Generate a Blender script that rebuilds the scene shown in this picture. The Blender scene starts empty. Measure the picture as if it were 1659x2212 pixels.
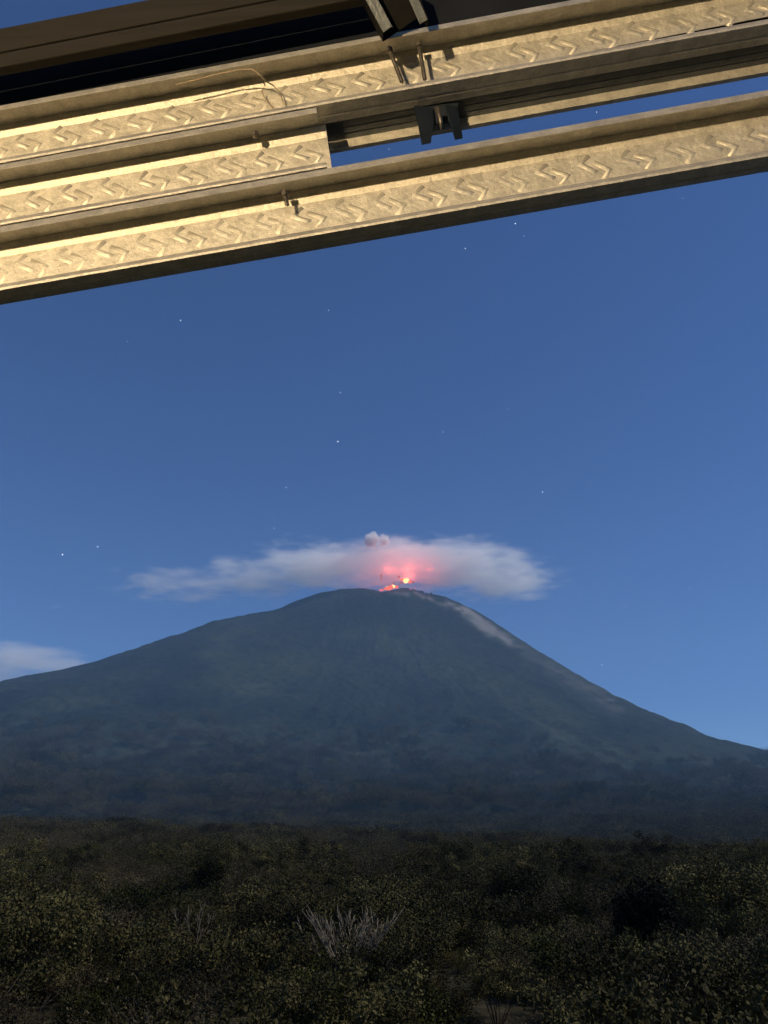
import bpy, bmesh, math, random
import numpy as np
from mathutils import Vector, Matrix

scene = bpy.context.scene
R = math.radians

# ------------------------------------------------------------------ camera
F_PX, CX, CY, PITCH = 1662.0, 829.5, 1106.0, R(22.4)
CAM = Vector((0.0, 0.0, 7.0))
cam_data = bpy.data.cameras.new('camera')
cam = bpy.data.objects.new('camera', cam_data)
scene.collection.objects.link(cam)
cam.location = CAM
cam.rotation_euler = (R(90) + PITCH, 0, 0)
cam_data.sensor_fit = 'VERTICAL'
cam_data.sensor_height = 36.0
cam_data.lens = 36.0 * F_PX / 2212.0
cam_data.clip_start = 0.02
cam_data.clip_end = 80000.0
scene.camera = cam

# ------------------------------------------------------------------ sky and moonlight
SUN_EL, SUN_AZ = R(42), R(92)          # azimuth clockwise from the view direction (+Y)
world = bpy.data.worlds.new('World')
scene.world = world
world.use_nodes = True
wn = world.node_tree
bg = wn.nodes['Background']
sky = wn.nodes.new('ShaderNodeTexSky')
sky.sky_type = 'NISHITA'
sky.sun_disc = False
sky.sun_elevation = SUN_EL
sky.sun_rotation = SUN_AZ
sky.altitude = 0
sky.air_density = 0.7
sky.dust_density = 0.0
sky.ozone_density = 8.0
hs = wn.nodes.new('ShaderNodeHueSaturation'); hs.inputs['Saturation'].default_value = 1.08; hs.inputs['Hue'].default_value = 0.508
wn.links.new(sky.outputs[0], hs.inputs['Color']); wn.links.new(hs.outputs[0], bg.inputs['Color'])
bg.inputs['Strength'].default_value = 0.094

sun_data = bpy.data.lights.new('moonlight', 'SUN')
sun = bpy.data.objects.new('moonlight', sun_data)
scene.collection.objects.link(sun)
sun_data.energy = 3.9
sun_data.angle = R(0.5)
sun_data.color = (1.0, 0.93, 0.82)
sun_dir = Vector((math.sin(SUN_AZ) * math.cos(SUN_EL), math.cos(SUN_AZ) * math.cos(SUN_EL), math.sin(SUN_EL)))
sun.rotation_euler = sun_dir.to_track_quat('Z', 'Y').to_euler()

scene.view_settings.view_transform = 'Standard'
scene.view_settings.look = 'None'
scene.view_settings.gamma = 1
scene.view_settings.use_curve_mapping = False
scene.view_settings.exposure = 0.0
scene.render.engine = 'CYCLES'
scene.cycles.use_denoising = True
scene.cycles.max_bounces = 10
scene.cycles.diffuse_bounces = 3
scene.cycles.glossy_bounces = 3
scene.cycles.volume_bounces = 5
scene.cycles.volume_step_rate = 0.1
scene.cycles.volume_max_steps = 256
scene.cycles.sample_clamp_indirect = 4.0

# ------------------------------------------------------------------ helpers
FWD = Vector((0, math.cos(PITCH), math.sin(PITCH)))
UPC = Vector((0, -math.sin(PITCH), math.cos(PITCH)))
def at(px, py, d):
    """point seen at (px, py) of the 1659x2212 view, d metres along the optical axis"""
    return CAM + Vector((1, 0, 0)) * ((px - CX) / F_PX * d) + UPC * (-(py - CY) / F_PX * d) + FWD * d
def ray(px, py):
    return (at(px, py, 1.0) - CAM)
def at_y(px, py, Y):
    r = ray(px, py)
    return CAM + r * (Y / r.y)

def link(o):
    scene.collection.objects.link(o)
    return o
def tag(o, label=None, cat=None, group=None, kind=None):
    if label: o['label'] = label
    if cat: o['category'] = cat
    if group: o['group'] = group
    if kind: o['kind'] = kind
    return o
def empty(name, loc):
    o = link(bpy.data.objects.new(name, None))
    o.location = loc
    o.empty_display_size = 0.1
    return o
def mesh_obj(name, verts, faces, mat, parent=None, smooth=False):
    me = bpy.data.meshes.new(name)
    me.from_pydata([tuple(v) for v in verts], [], faces)
    me.update()
    if mat: me.materials.append(mat)
    if smooth:
        me.polygons.foreach_set('use_smooth', [True] * len(me.polygons))
    o = link(bpy.data.objects.new(name, me))
    if parent:
        o.parent = parent
    return o
def fix_normals(o):
    bm = bmesh.new(); bm.from_mesh(o.data)
    bmesh.ops.recalc_face_normals(bm, faces=bm.faces)
    bm.to_mesh(o.data); bm.free()
    return o

class Tubes:
    def __init__(s): s.v, s.f = [], []
    def tube(s, pts, radii, n=5):
        base = len(s.v)
        pts = [Vector(p) for p in pts]
        for i, p in enumerate(pts):
            d = (pts[min(i + 1, len(pts) - 1)] - pts[max(i - 1, 0)])
            d = d.normalized() if d.length > 1e-9 else Vector((0, 0, 1))
            a = d.orthogonal().normalized(); b = d.cross(a)
            r = radii[i] if isinstance(radii, (list, tuple)) else radii
            for k in range(n):
                t = 2 * math.pi * k / n
                s.v.append(p + a * (r * math.cos(t)) + b * (r * math.sin(t)))
        for i in range(len(pts) - 1):
            for k in range(n):
                k2 = (k + 1) % n
                s.f.append((base + i * n + k, base + i * n + k2, base + (i + 1) * n + k2, base + (i + 1) * n + k))
        s.f.append(tuple(base + k for k in reversed(range(n))))
        e = base + (len(pts) - 1) * n
        s.f.append(tuple(e + k for k in range(n)))
    def obj(s, name, mat, parent=None, smooth=True):
        return mesh_obj(name, s.v, s.f, mat, parent, smooth)

# numpy value noise -------------------------------------------------
def _hash(ix, iy, seed):
    h = (ix.astype(np.int64) * 374761393 + iy.astype(np.int64) * 668265263 + seed * 982451653) & 0xFFFFFFFF
    h = ((h ^ (h >> 13)) * 1274126177) & 0xFFFFFFFF
    h = h ^ (h >> 16)
    return (h & 0xFFFFFF).astype(np.float64) / float(0xFFFFFF)
def vnoise(x, y, seed=0):
    ix, iy = np.floor(x), np.floor(y)
    fx, fy = x - ix, y - iy
    fx = fx * fx * fx * (fx * (fx * 6 - 15) + 10); fy = fy * fy * fy * (fy * (fy * 6 - 15) + 10)
    a = _hash(ix, iy, seed); b = _hash(ix + 1, iy, seed); c = _hash(ix, iy + 1, seed); d = _hash(ix + 1, iy + 1, seed)
    return (a * (1 - fx) + b * fx) * (1 - fy) + (c * (1 - fx) + d * fx) * fy * 1.0
def fbm(x, y, oct=4, seed=0):
    t, amp, tot = 0.0, 1.0, 0.0
    for i in range(oct):
        t = t + amp * (vnoise(x * 2 ** i, y * 2 ** i, seed + i * 17) * 2 - 1)
        tot += amp; amp *= 0.5
    return t / tot
def sstep(a, b, x):
    t = np.clip((x - a) / (b - a), 0, 1)
    return t * t * (3 - 2 * t)

# materials ---------------------------------------------------------
def new_mat(name):
    m = bpy.data.materials.new(name); m.use_nodes = True
    nt = m.node_tree
    return m, nt, nt.nodes['Principled BSDF']
def N(nt, kind, **kw):
    n = nt.nodes.new(kind)
    for k, v in kw.items():
        if k in n.inputs: n.inputs[k].default_value = v
        else: setattr(n, k, v)
    return n
def noise_mat(name, c1, c2, scale, rough=0.8, metal=0.0, bump=0.0, bscale=None, stretch=(1, 1, 1), rough2=None, spec=0.3, detail=6, bdist=1.0):
    m, nt, b = new_mat(name)
    tc = N(nt, 'ShaderNodeTexCoord'); mp = N(nt, 'ShaderNodeMapping'); mp.inputs['Scale'].default_value = stretch
    nt.links.new(tc.outputs['Object'], mp.inputs['Vector'])
    ns = N(nt, 'ShaderNodeTexNoise', Scale=scale, Detail=detail, Roughness=0.6)
    nt.links.new(mp.outputs[0], ns.inputs['Vector'])
    cr = N(nt, 'ShaderNodeValToRGB')
    cr.color_ramp.elements[0].position = 0.3; cr.color_ramp.elements[0].color = (*c1, 1)
    cr.color_ramp.elements[1].position = 0.7; cr.color_ramp.elements[1].color = (*c2, 1)
    nt.links.new(ns.outputs['Fac'], cr.inputs['Fac'])
    nt.links.new(cr.outputs[0], b.inputs['Base Color'])
    b.inputs['Roughness'].default_value = rough; b.inputs['Metallic'].default_value = metal
    b.inputs['Specular IOR Level'].default_value = spec
    if rough2 is not None:
        mr = N(nt, 'ShaderNodeMapRange'); mr.inputs['To Min'].default_value = rough; mr.inputs['To Max'].default_value = rough2
        nt.links.new(ns.outputs['Fac'], mr.inputs['Value']); nt.links.new(mr.outputs[0], b.inputs['Roughness'])
    if bump:
        n2 = N(nt, 'ShaderNodeTexNoise', Scale=bscale or scale * 3, Detail=5)
        nt.links.new(mp.outputs[0], n2.inputs['Vector'])
        bp = N(nt, 'ShaderNodeBump', Strength=bump, Distance=bdist)
        nt.links.new(n2.outputs['Fac'], bp.inputs['Height']); nt.links.new(bp.outputs[0], b.inputs['Normal'])
    return m
def leaf_mat(name, dark, light, rough=0.6):
    """base colour varies leaf by leaf through the face attribute 'tint'"""
    m, nt, b = new_mat(name)
    a = N(nt, 'ShaderNodeAttribute'); a.attribute_name = 'tint'
    oi = N(nt, 'ShaderNodeObjectInfo')
    mx = N(nt, 'ShaderNodeMix', data_type='RGBA')
    mx.inputs[6].default_value = (*dark, 1); mx.inputs[7].default_value = (*light, 1)
    nt.links.new(a.outputs['Fac'], mx.inputs[0])
    hv = N(nt, 'ShaderNodeHueSaturation')
    mr = N(nt, 'ShaderNodeMapRange'); mr.inputs['To Min'].default_value = 0.3; mr.inputs['To Max'].default_value = 1.4
    nt.links.new(oi.outputs['Random'], mr.inputs['Value']); nt.links.new(mr.outputs[0], hv.inputs['Value'])
    nt.links.new(mx.outputs[2], hv.inputs['Color'])
    nt.links.new(hv.outputs[0], b.inputs['Base Color'])
    b.inputs['Roughness'].default_value = rough; b.inputs['Specular IOR Level'].default_value = 0.04
    return m

# ------------------------------------------------------------------ terrain
SX, SY = 40.0, 4800.0                      # volcano axis
SIL = [(-900,1800),(-600,1690),(-300,1588),(0,1495),(60,1470),(120,1447),(200,1430),(260,1412),(320,1390),(380,1370),(410,1362),(470,1340),(560,1322),(597,1315),
       (640,1296),(690,1280),(740,1272),(790,1271),(825,1278),(850,1274),(872,1271),(900,1277),(950,1285),(985,1297),(1020,1313),(1060,1335),
       (1100,1362),(1150,1395),(1200,1425),(1250,1455),(1300,1484),(1350,1510),(1400,1533),(1450,1552),(1470,1563),(1500,1575),(1530,1585),(1565,1598),(1600,1610),(1630,1620),
       (1659,1630),(1900,1700),(2300,1790)]
PROF_X, PROF_Z = [], []
for px, py in SIL:
    p = at_y(px, py, SY)
    PROF_X.append(p.x); PROF_Z.append(p.z)
PROF_X, PROF_Z = np.array(PROF_X), np.array(PROF_Z)
PROF_CORR = np.zeros(len(SIL))

def plain(x, y):
    r = np.hypot(x, y)
    z = 0.6 * fbm(x / 40, y / 40, 3, 5) * np.clip(r / 30, 0, 1)
    z = z + sstep(60, 400, r) * (-1.8 - 5.2 * np.tanh(x / 170)) * (1 - sstep(420, 900, r)) - 8 * sstep(400, 560, r) * (1 - sstep(700, 1300, r))
    z = z + sstep(50, 150, r) * (1 - sstep(500, 800, r)) * 2.6 * fbm(x / 75, y / 75, 2, 15)
    z = z + 26 * sstep(600, 2600, r) ** 1.3
    z = z + sstep(420, 1300, r) * (13 * fbm(x / 420, y / 300, 4, 11) + 3.5 * fbm(x / 60, y / 60, 4, 12))
    return z

FRONT_R = [0, 120, 200, 400, 800, 1300, 1800, 2300, 2800, 3300, 3800]
FRONT_Z = [1440, 1400, 1340, 1120, 770, 485, 290, 155, 70, 22, 0]
def terrain(x, y):
    dx, dy = x - SX, y - SY
    r = np.hypot(dx, dy) + 1e-6
    prof = lambda X: np.interp(X, PROF_X, PROF_Z + PROF_CORR)
    L, Rr = prof(SX - r), prof(SX + r)
    Fr = np.interp(r, FRONT_R, FRONT_Z)
    # front/back ridges: the vegetated dome left of the vent carries round the front
    wl = np.clip(-dx / r, 0, 1) ** 2; wr = np.clip(dx / r, 0, 1) ** 2; wf = np.clip(1 - wl - wr, 0, 1)
    h = wl * L + wr * Rr + wf * Fr
    # near the axis use the lateral profile itself so the summit keeps its shape
    k = 1 - sstep(150, 700, r)
    h = h * (1 - k) + (prof(x) - 0.16 * np.abs(dy)) * k
    # gullies that run down the slope, foothill folds, forest roughness
    phi = np.arctan2(dx, -dy)
    lr = np.log(np.maximum(r, 120))
    g = 1 - np.abs(fbm(phi * 6 + 1.1 * fbm(x / 500, y / 500, 3, 3), lr * 1.3, 4, 21)) * 2
    g2 = 1 - np.abs(fbm(phi * 19, lr * 2.2, 3, 22)) * 2
    env = sstep(350, 1500, r)
    h = h + env * (19 * (g - 0.55) + 3 * (g2 - 0.55)) 
    h = h + env * 14.0 * fbm(x / 130, y / 130, 4, 31) + 5.5 * sstep(80, 300, r) * fbm(x / 24, y / 24, 2, 32)
    foot = sstep(1700, 2400, r) * (1 - sstep(3300, 3900, r))
    h = h + foot * (34 * (1 - 2 * np.abs(fbm(x / 420, y / 260, 4, 41))) - 12 + 9 * fbm(x / 110, y / 70, 4, 42))
    base = plain(x, y)
    m = np.maximum(h, base)
    d = np.abs(h - base)
    return m + np.clip(30 - d, 0, None) ** 2 / 120

def silhouette():
    tn = np.linspace(-0.66, 0.66, 441); ys = np.linspace(1900, 5400, 351)
    Yg = np.repeat(ys[:, None], len(tn), 1); Xg = tn[None, :] * Yg
    Z = terrain(Xg, Yg) - CAM.z
    dz = Yg * math.cos(PITCH) + Z * math.sin(PITCH)
    px = CX + F_PX * Xg / dz
    py = CY - F_PX * (-Yg * math.sin(PITCH) + Z * math.cos(PITCH)) / dz
    return px, py
for it in range(7):                        # settle the profile so the ridge line stands where it should
    px, py = silhouette()
    for i, (tx, ty) in enumerate(SIL):
        m = np.abs(px - tx) < 7
        if m.any():
            err = py[m].min() - ty          # positive: too low
            PROF_CORR[i] = np.clip(PROF_CORR[i] + 0.6 * np.clip(err, -30, 30) * 3.0, -130, 130)
    far_r = np.array([q[0] > 1080 or q[0] < 420 for q in SIL])
    sm = np.convolve(np.pad(PROF_CORR, 1, mode='edge'), [.25, .5, .25], 'valid')
    PROF_CORR = np.where(far_r, sm, PROF_CORR)

def grid_mesh(name, X, Y, Z, mat):
    ny, nx = X.shape
    me = bpy.data.meshes.new(name)
    co = np.stack([X, Y, Z], -1).reshape(-1, 3).astype(np.float32)
    idx = np.arange(ny * nx).reshape(ny, nx)
    q = np.stack([idx[:-1, :-1], idx[:-1, 1:], idx[1:, 1:], idx[1:, :-1]], -1).reshape(-1, 4).astype(np.int32)
    me.vertices.add(len(co)); me.vertices.foreach_set('co', co.ravel())
    me.loops.add(q.size); me.loops.foreach_set('vertex_index', q.ravel())
    me.polygons.add(len(q)); me.polygons.foreach_set('loop_start', np.arange(0, q.size, 4, dtype=np.int32))
    me.polygons.foreach_set('use_smooth', np.ones(len(q), bool))
    me.update(calc_edges=True); me.validate()
    me.materials.append(mat)
    return link(bpy.data.objects.new(name, me))

# ground: polar sheet round the camera
mat_ground = noise_mat('dry_scrub_ground', (0.020, 0.019, 0.010), (0.050, 0.043, 0.026), 0.35, rough=0.95, bump=0.5, bscale=1.5, spec=0.05)
YCUT = 1350.0
rr = np.concatenate([[0.0], np.geomspace(4, 8500, 240)])
aa = np.linspace(-math.pi, math.pi, 361)
RR, AA = np.meshgrid(rr, aa, indexing='ij')
GX, GY = RR * np.sin(AA), RR * np.cos(AA)
GZ = plain(GX, GY)
far = GY > YCUT + 150
GZ = np.where(far, GZ - 60, GZ)
ground = grid_mesh('ground', GX[:, ::-1], GY[:, ::-1], GZ[:, ::-1], mat_ground)
tag(ground, 'dark dry scrub ground running to the foot of the volcano', kind='structure')

# volcano
def volcano_material():
    m, nt, b = new_mat('volcano_slopes')
    tc = N(nt, 'ShaderNodeTexCoord')
    n1 = N(nt, 'ShaderNodeTexNoise', Scale=0.0022, Detail=5, Roughness=0.6); nt.links.new(tc.outputs['Object'], n1.inputs['Vector'])
    n2 = N(nt, 'ShaderNodeTexNoise', Scale=0.03, Detail=6, Roughness=0.7); nt.links.new(tc.outputs['Object'], n2.inputs['Vector'])
    cr = N(nt, 'ShaderNodeValToRGB')
    e = cr.color_ramp.elements
    e[0].position = 0.30; e[0].color = (0.006, 0.010, 0.008, 1)
    e[1].position = 0.72; e[1].color = (0.034, 0.040, 0.024, 1)
    x = e.new(0.5); x.color = (0.015, 0.019, 0.014, 1)
    nt.links.new(n1.outputs['Fac'], cr.inputs['Fac'])
    v = N(nt, 'ShaderNodeMix', data_type='RGBA', blend_type='MULTIPLY'); v.inputs[0].default_value = 0.85
    cr2 = N(nt, 'ShaderNodeValToRGB'); cr2.color_ramp.elements[0].position = 0.35; cr2.color_ramp.elements[0].color = (0.25, 0.25, 0.25, 1)
    cr2.color_ramp.elements[1].position = 0.65; cr2.color_ramp.elements[1].color = (1.7, 1.7, 1.7, 1)
    nt.links.new(n2.outputs['Fac'], cr2.inputs['Fac'])
    nt.links.new(cr.outputs[0], v.inputs[6]); nt.links.new(cr2.outputs[0], v.inputs[7])
    at_ = N(nt, 'ShaderNodeAttribute'); at_.attribute_name = 'bare_ash'
    at2 = N(nt, 'ShaderNodeAttribute'); at2.attribute_name = 'pasture'
    mx2 = N(nt, 'ShaderNodeMix', data_type='RGBA'); mx2.inputs[7].default_value = (0.052, 0.062, 0.036, 1)
    nt.links.new(at2.outputs['Fac'], mx2.inputs[0]); nt.links.new(v.outputs[2], mx2.inputs[6])
    mx = N(nt, 'ShaderNodeMix', data_type='RGBA'); mx.inputs[7].default_value = (0.16, 0.155, 0.15, 1)
    nt.links.new(at_.outputs['Fac'], mx.inputs[0]); nt.links.new(mx2.outputs[2], mx.inputs[6])
    nt.links.new(mx.outputs[2], b.inputs['Base Color'])
    b.inputs['Roughness'].default_value = 0.95; b.inputs['Specular IOR Level'].default_value = 0.03
    bp = N(nt, 'ShaderNodeBump', Strength=0.5, Distance=8.0)
    nt.links.new(n2.outputs['Fac'], bp.inputs['Height']); nt.links.new(bp.outputs[0], b.inputs['Normal'])
    return m
mat_volcano = volcano_material()
ang = np.concatenate([np.linspace(-0.95, -0.09, 230), np.linspace(-0.088, 0.11, 240), np.linspace(0.113, 0.95, 230)])   # columns fan out from the viewpoint side
tt = np.concatenate([np.linspace(YCUT, 3700, 260), np.linspace(3710, 5200, 260), np.linspace(5240, 8200, 60)])
VX = np.tan(ang)[None, :] * tt[:, None] * 1.0
VY = np.repeat(tt[:, None], len(ang), 1)
VZ = terrain(VX, VY)
rv = np.hypot(VX - SX, VY - SY)
VZ = VZ + 1.0
VZ[0] -= 60                               # the near edge runs down into the ground sheet
# the broken rim of the vent
VZ += (1 - sstep(60, 260, np.hypot(VX - at_y(900, 1280, SY).x, VY - SY + 60))) * 26 * fbm(VX / 30, VY / 30, 4, 77)
volcano = grid_mesh('volcano', VX, VY, VZ, mat_volcano)
tag(volcano, 'broad dark volcano cone with rounded shoulder and steep right flank', kind='structure')
def px_of(x, y, z):
    dz = y * math.cos(PITCH) + (z - 7) * math.sin(PITCH)
    return CX + F_PX * x / dz, CY - F_PX * (-y * math.sin(PITCH) + (z - 7) * math.cos(PITCH)) / dz
# bare ash chutes on the right shoulder and pasture patches, laid out on the slope in metres from the summit
SPX, SPY = px_of(VX, VY, VZ)               # sight lines, used only to find where each chute lies on the slope
st = fbm(SPX / 22, SPY / 9, 4, 51)
def chute(x0, z0, x1, z1, w):
    t = np.clip(((SPX - x0) * (x1 - x0) + (SPY - z0) * (z1 - z0)) / ((x1 - x0) ** 2 + (z1 - z0) ** 2), 0, 1)
    return np.exp(-((SPX - (x0 + (x1 - x0) * t)) ** 2 + (SPY - (z0 + (z1 - z0) * t)) ** 2) / (w * w * (0.35 + 0.65 * t)))
ash = 0.85 * chute(962, 1296, 1060, 1365, 11) + 0.7 * chute(1000, 1310, 1100, 1385, 9) + 0.6 * chute(925, 1291, 965, 1312, 5) + 0.5 * chute(840, 1279, 880, 1284, 5)
ash += 0.28 * chute(1090, 1380, 1330, 1525, 20) + 0.5 * chute(895, 1279, 915, 1290, 5)
ash = np.clip(ash * (0.75 + 1.1 * st), 0, 1) * (VY < SY + 80)
g_ = lambda x0, y0, rx, ry: np.exp(-((SPX - x0) / rx) ** 2 - ((SPY - y0) / ry) ** 2)
pas = 0.8 * g_(790, 1375, 85, 26) + 0.5 * g_(880, 1410, 130, 40) + 0.6 * g_(480, 1400, 55, 50) + 0.35 * g_(330, 1640, 300, 60) + 0.3 * g_(1330, 1640, 200, 30)
pas = np.clip(pas * (0.7 + 1.3 * fbm(VX / 90, VZ / 60, 4, 61)), 0, 1) * (VY < SY)
for nm, arr in (('bare_ash', ash), ('pasture', pas)):
    a = volcano.data.attributes.new(nm, 'FLOAT', 'POINT')
    a.data.foreach_set('value', arr.astype(np.float32).ravel())

# ------------------------------------------------------------------ lava, smoke, ash, clouds
def emis_mat(name, col, strength):
    m = bpy.data.materials.new(name); m.use_nodes = True; nt = m.node_tree; nt.nodes.clear()
    o = nt.nodes.new('ShaderNodeOutputMaterial'); e = nt.nodes.new('ShaderNodeEmission')
    e.inputs['Color'].default_value = (*col, 1); e.inputs['Strength'].default_value = strength
    nt.links.new(e.outputs[0], o.inputs['Surface'])
    return m
mat_lava_hot = emis_mat('white_hot_lava', (1.0, 0.62, 0.22), 2.2)
mat_lava = emis_mat('glowing_lava', (1.0, 0.15, 0.055), 1.3)
mat_ember = emis_mat('dull_red_lava', (0.9, 0.16, 0.13), 0.55)
rng = random.Random(4)
def blob(name, c, rad, mat, parent=None, sub=2, jag=0.35, sq=(1, 1, 1), seed=0):
    bm = bmesh.new(); bmesh.ops.create_icosphere(bm, subdivisions=sub, radius=1)
    rn = random.Random(seed)
    offs = [Vector((rn.uniform(-1, 1), rn.uniform(-1, 1), rn.uniform(-1, 1))).normalized() for _ in range(9)]
    for v in bm.verts:
        n = v.co.normalized()
        k = 1 + jag * (max(0.0, max(n.dot(o) for o in offs) - 0.75) * 4 - 0.5)
        v.co = Vector((n.x * k * rad * sq[0], n.y * k * rad * sq[1], n.z * k * rad * sq[2]))
    me = bpy.data.meshes.new(name); bm.to_mesh(me); bm.free()
    me.materials.append(mat)
    me.polygons.foreach_set('use_smooth', [True] * len(me.polygons))
    o = link(bpy.data.objects.new(name, me)); o.location = c
    if parent: o.parent = parent; o.location = Vector(c) - parent.location
    return o
LAVA_Y = SY - 150
def lava(name, label, group, spots):
    t = empty(name, at_y(spots[0][0], spots[0][1], LAVA_Y)); tag(t, label, 'lava', group)
    for i, (px, py, r, mt, sq) in enumerate(spots):
        blob('lava_clot', at_y(px, py, LAVA_Y), r * 3.9, mt, t, 2, 0.5, sq, i + int(px))
    return t
H_, L_, E_ = mat_lava_hot, mat_lava, mat_ember
lava('lava_fountain', 'larger yellow hot lava burst just above the crater rim under the cloud', 'lava at the crater',
     [(877, 1254, 4.2, H_, (1.2, 1, 1)), (870, 1252, 3, L_, (1.3, 1, .7)), (885, 1257, 3.4, L_, (1.3, 1, .6)), (862, 1246, 2, E_, (1, 1, 1)), (892, 1258, 2.2, E_, (1, 1, .8)), (868, 1259, 2, E_, (1, 1, 1))])
lava('lava_fountain', 'wide glowing lava pile in the notch of the crater rim', 'lava at the crater',
     [(841, 1270, 4.6, L_, (1.5, 1, 1)), (838, 1269, 2.6, H_, (1.2, 1, 1)), (849, 1267, 3, H_, (1.1, 1, 1)), (832, 1272, 3, L_, (1.2, 1, .8)), (857, 1268, 2.5, L_, (1, 1, 1.2)), (824, 1275, 2.4, L_, (1.4, 1, .7)), (850, 1261, 1.6, E_, (1, 1, 1.5))])
lava('lava_jet', 'thin upright red lava streak left of the vent above the dome', 'lava at the crater',
     [(823.5, 1245, 1.6, E_, (.8, 1, 3.4)), (823.5, 1252, 1.3, E_, (.7, 1, 2.2))])
lava('lava_trickle', 'dull pink lava trickles spilling down the dark rim right of the vent', 'lava at the crater',
     [(898, 1277, 1.8, E_, (1.6, 1, .9)), (904, 1281, 2.0, E_, (1, 1, 1.6)), (911, 1280, 1.8, E_, (1.2, 1, 1)), (909, 1285, 1.4, E_, (1, 1, 1.4)), (888, 1274, 1.3, L_, (1.5, 1, .8)), (922, 1283, 1.1, E_, (1.3, 1, .8)), (815, 1277, 1.3, E_, (1.6, 1, .7)), (930, 1287, 1.0, E_, (1, 1, 1)), (896, 1270, .9, L_, (1, 1, 1)), (855, 1256, .9, E_, (1, 1, 1)), (864, 1262, .9, E_, (1, 1, 1.3)), (870, 1273, 1.4, L_, (1.4, 1, .7)), (860, 1276, 1.6, E_, (1.8, 1, .7))])

def glow(px, py, watt, rad, col=(1.0, 0.11, 0.07)):
    ld = bpy.data.lights.new('lava_glow', 'POINT'); ld.energy = watt; ld.color = col; ld.shadow_soft_size = rad
    o = link(bpy.data.objects.new('lava_glow', ld)); o.location = at_y(px, py, LAVA_Y - 30)
GLOW = 1.0
glow(884, 1242, 0.7e6 * GLOW, 25)
for gx, gy in ((838, 1231), (880, 1229), (926, 1231)):
    glow(gx, gy, 0.22e6 * GLOW, 10)
glow(840, 1262, 0.55e6 * GLOW, 20)
glow(780, 1250, 0.35e6 * GLOW, 80, (1, .36, .3))

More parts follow.
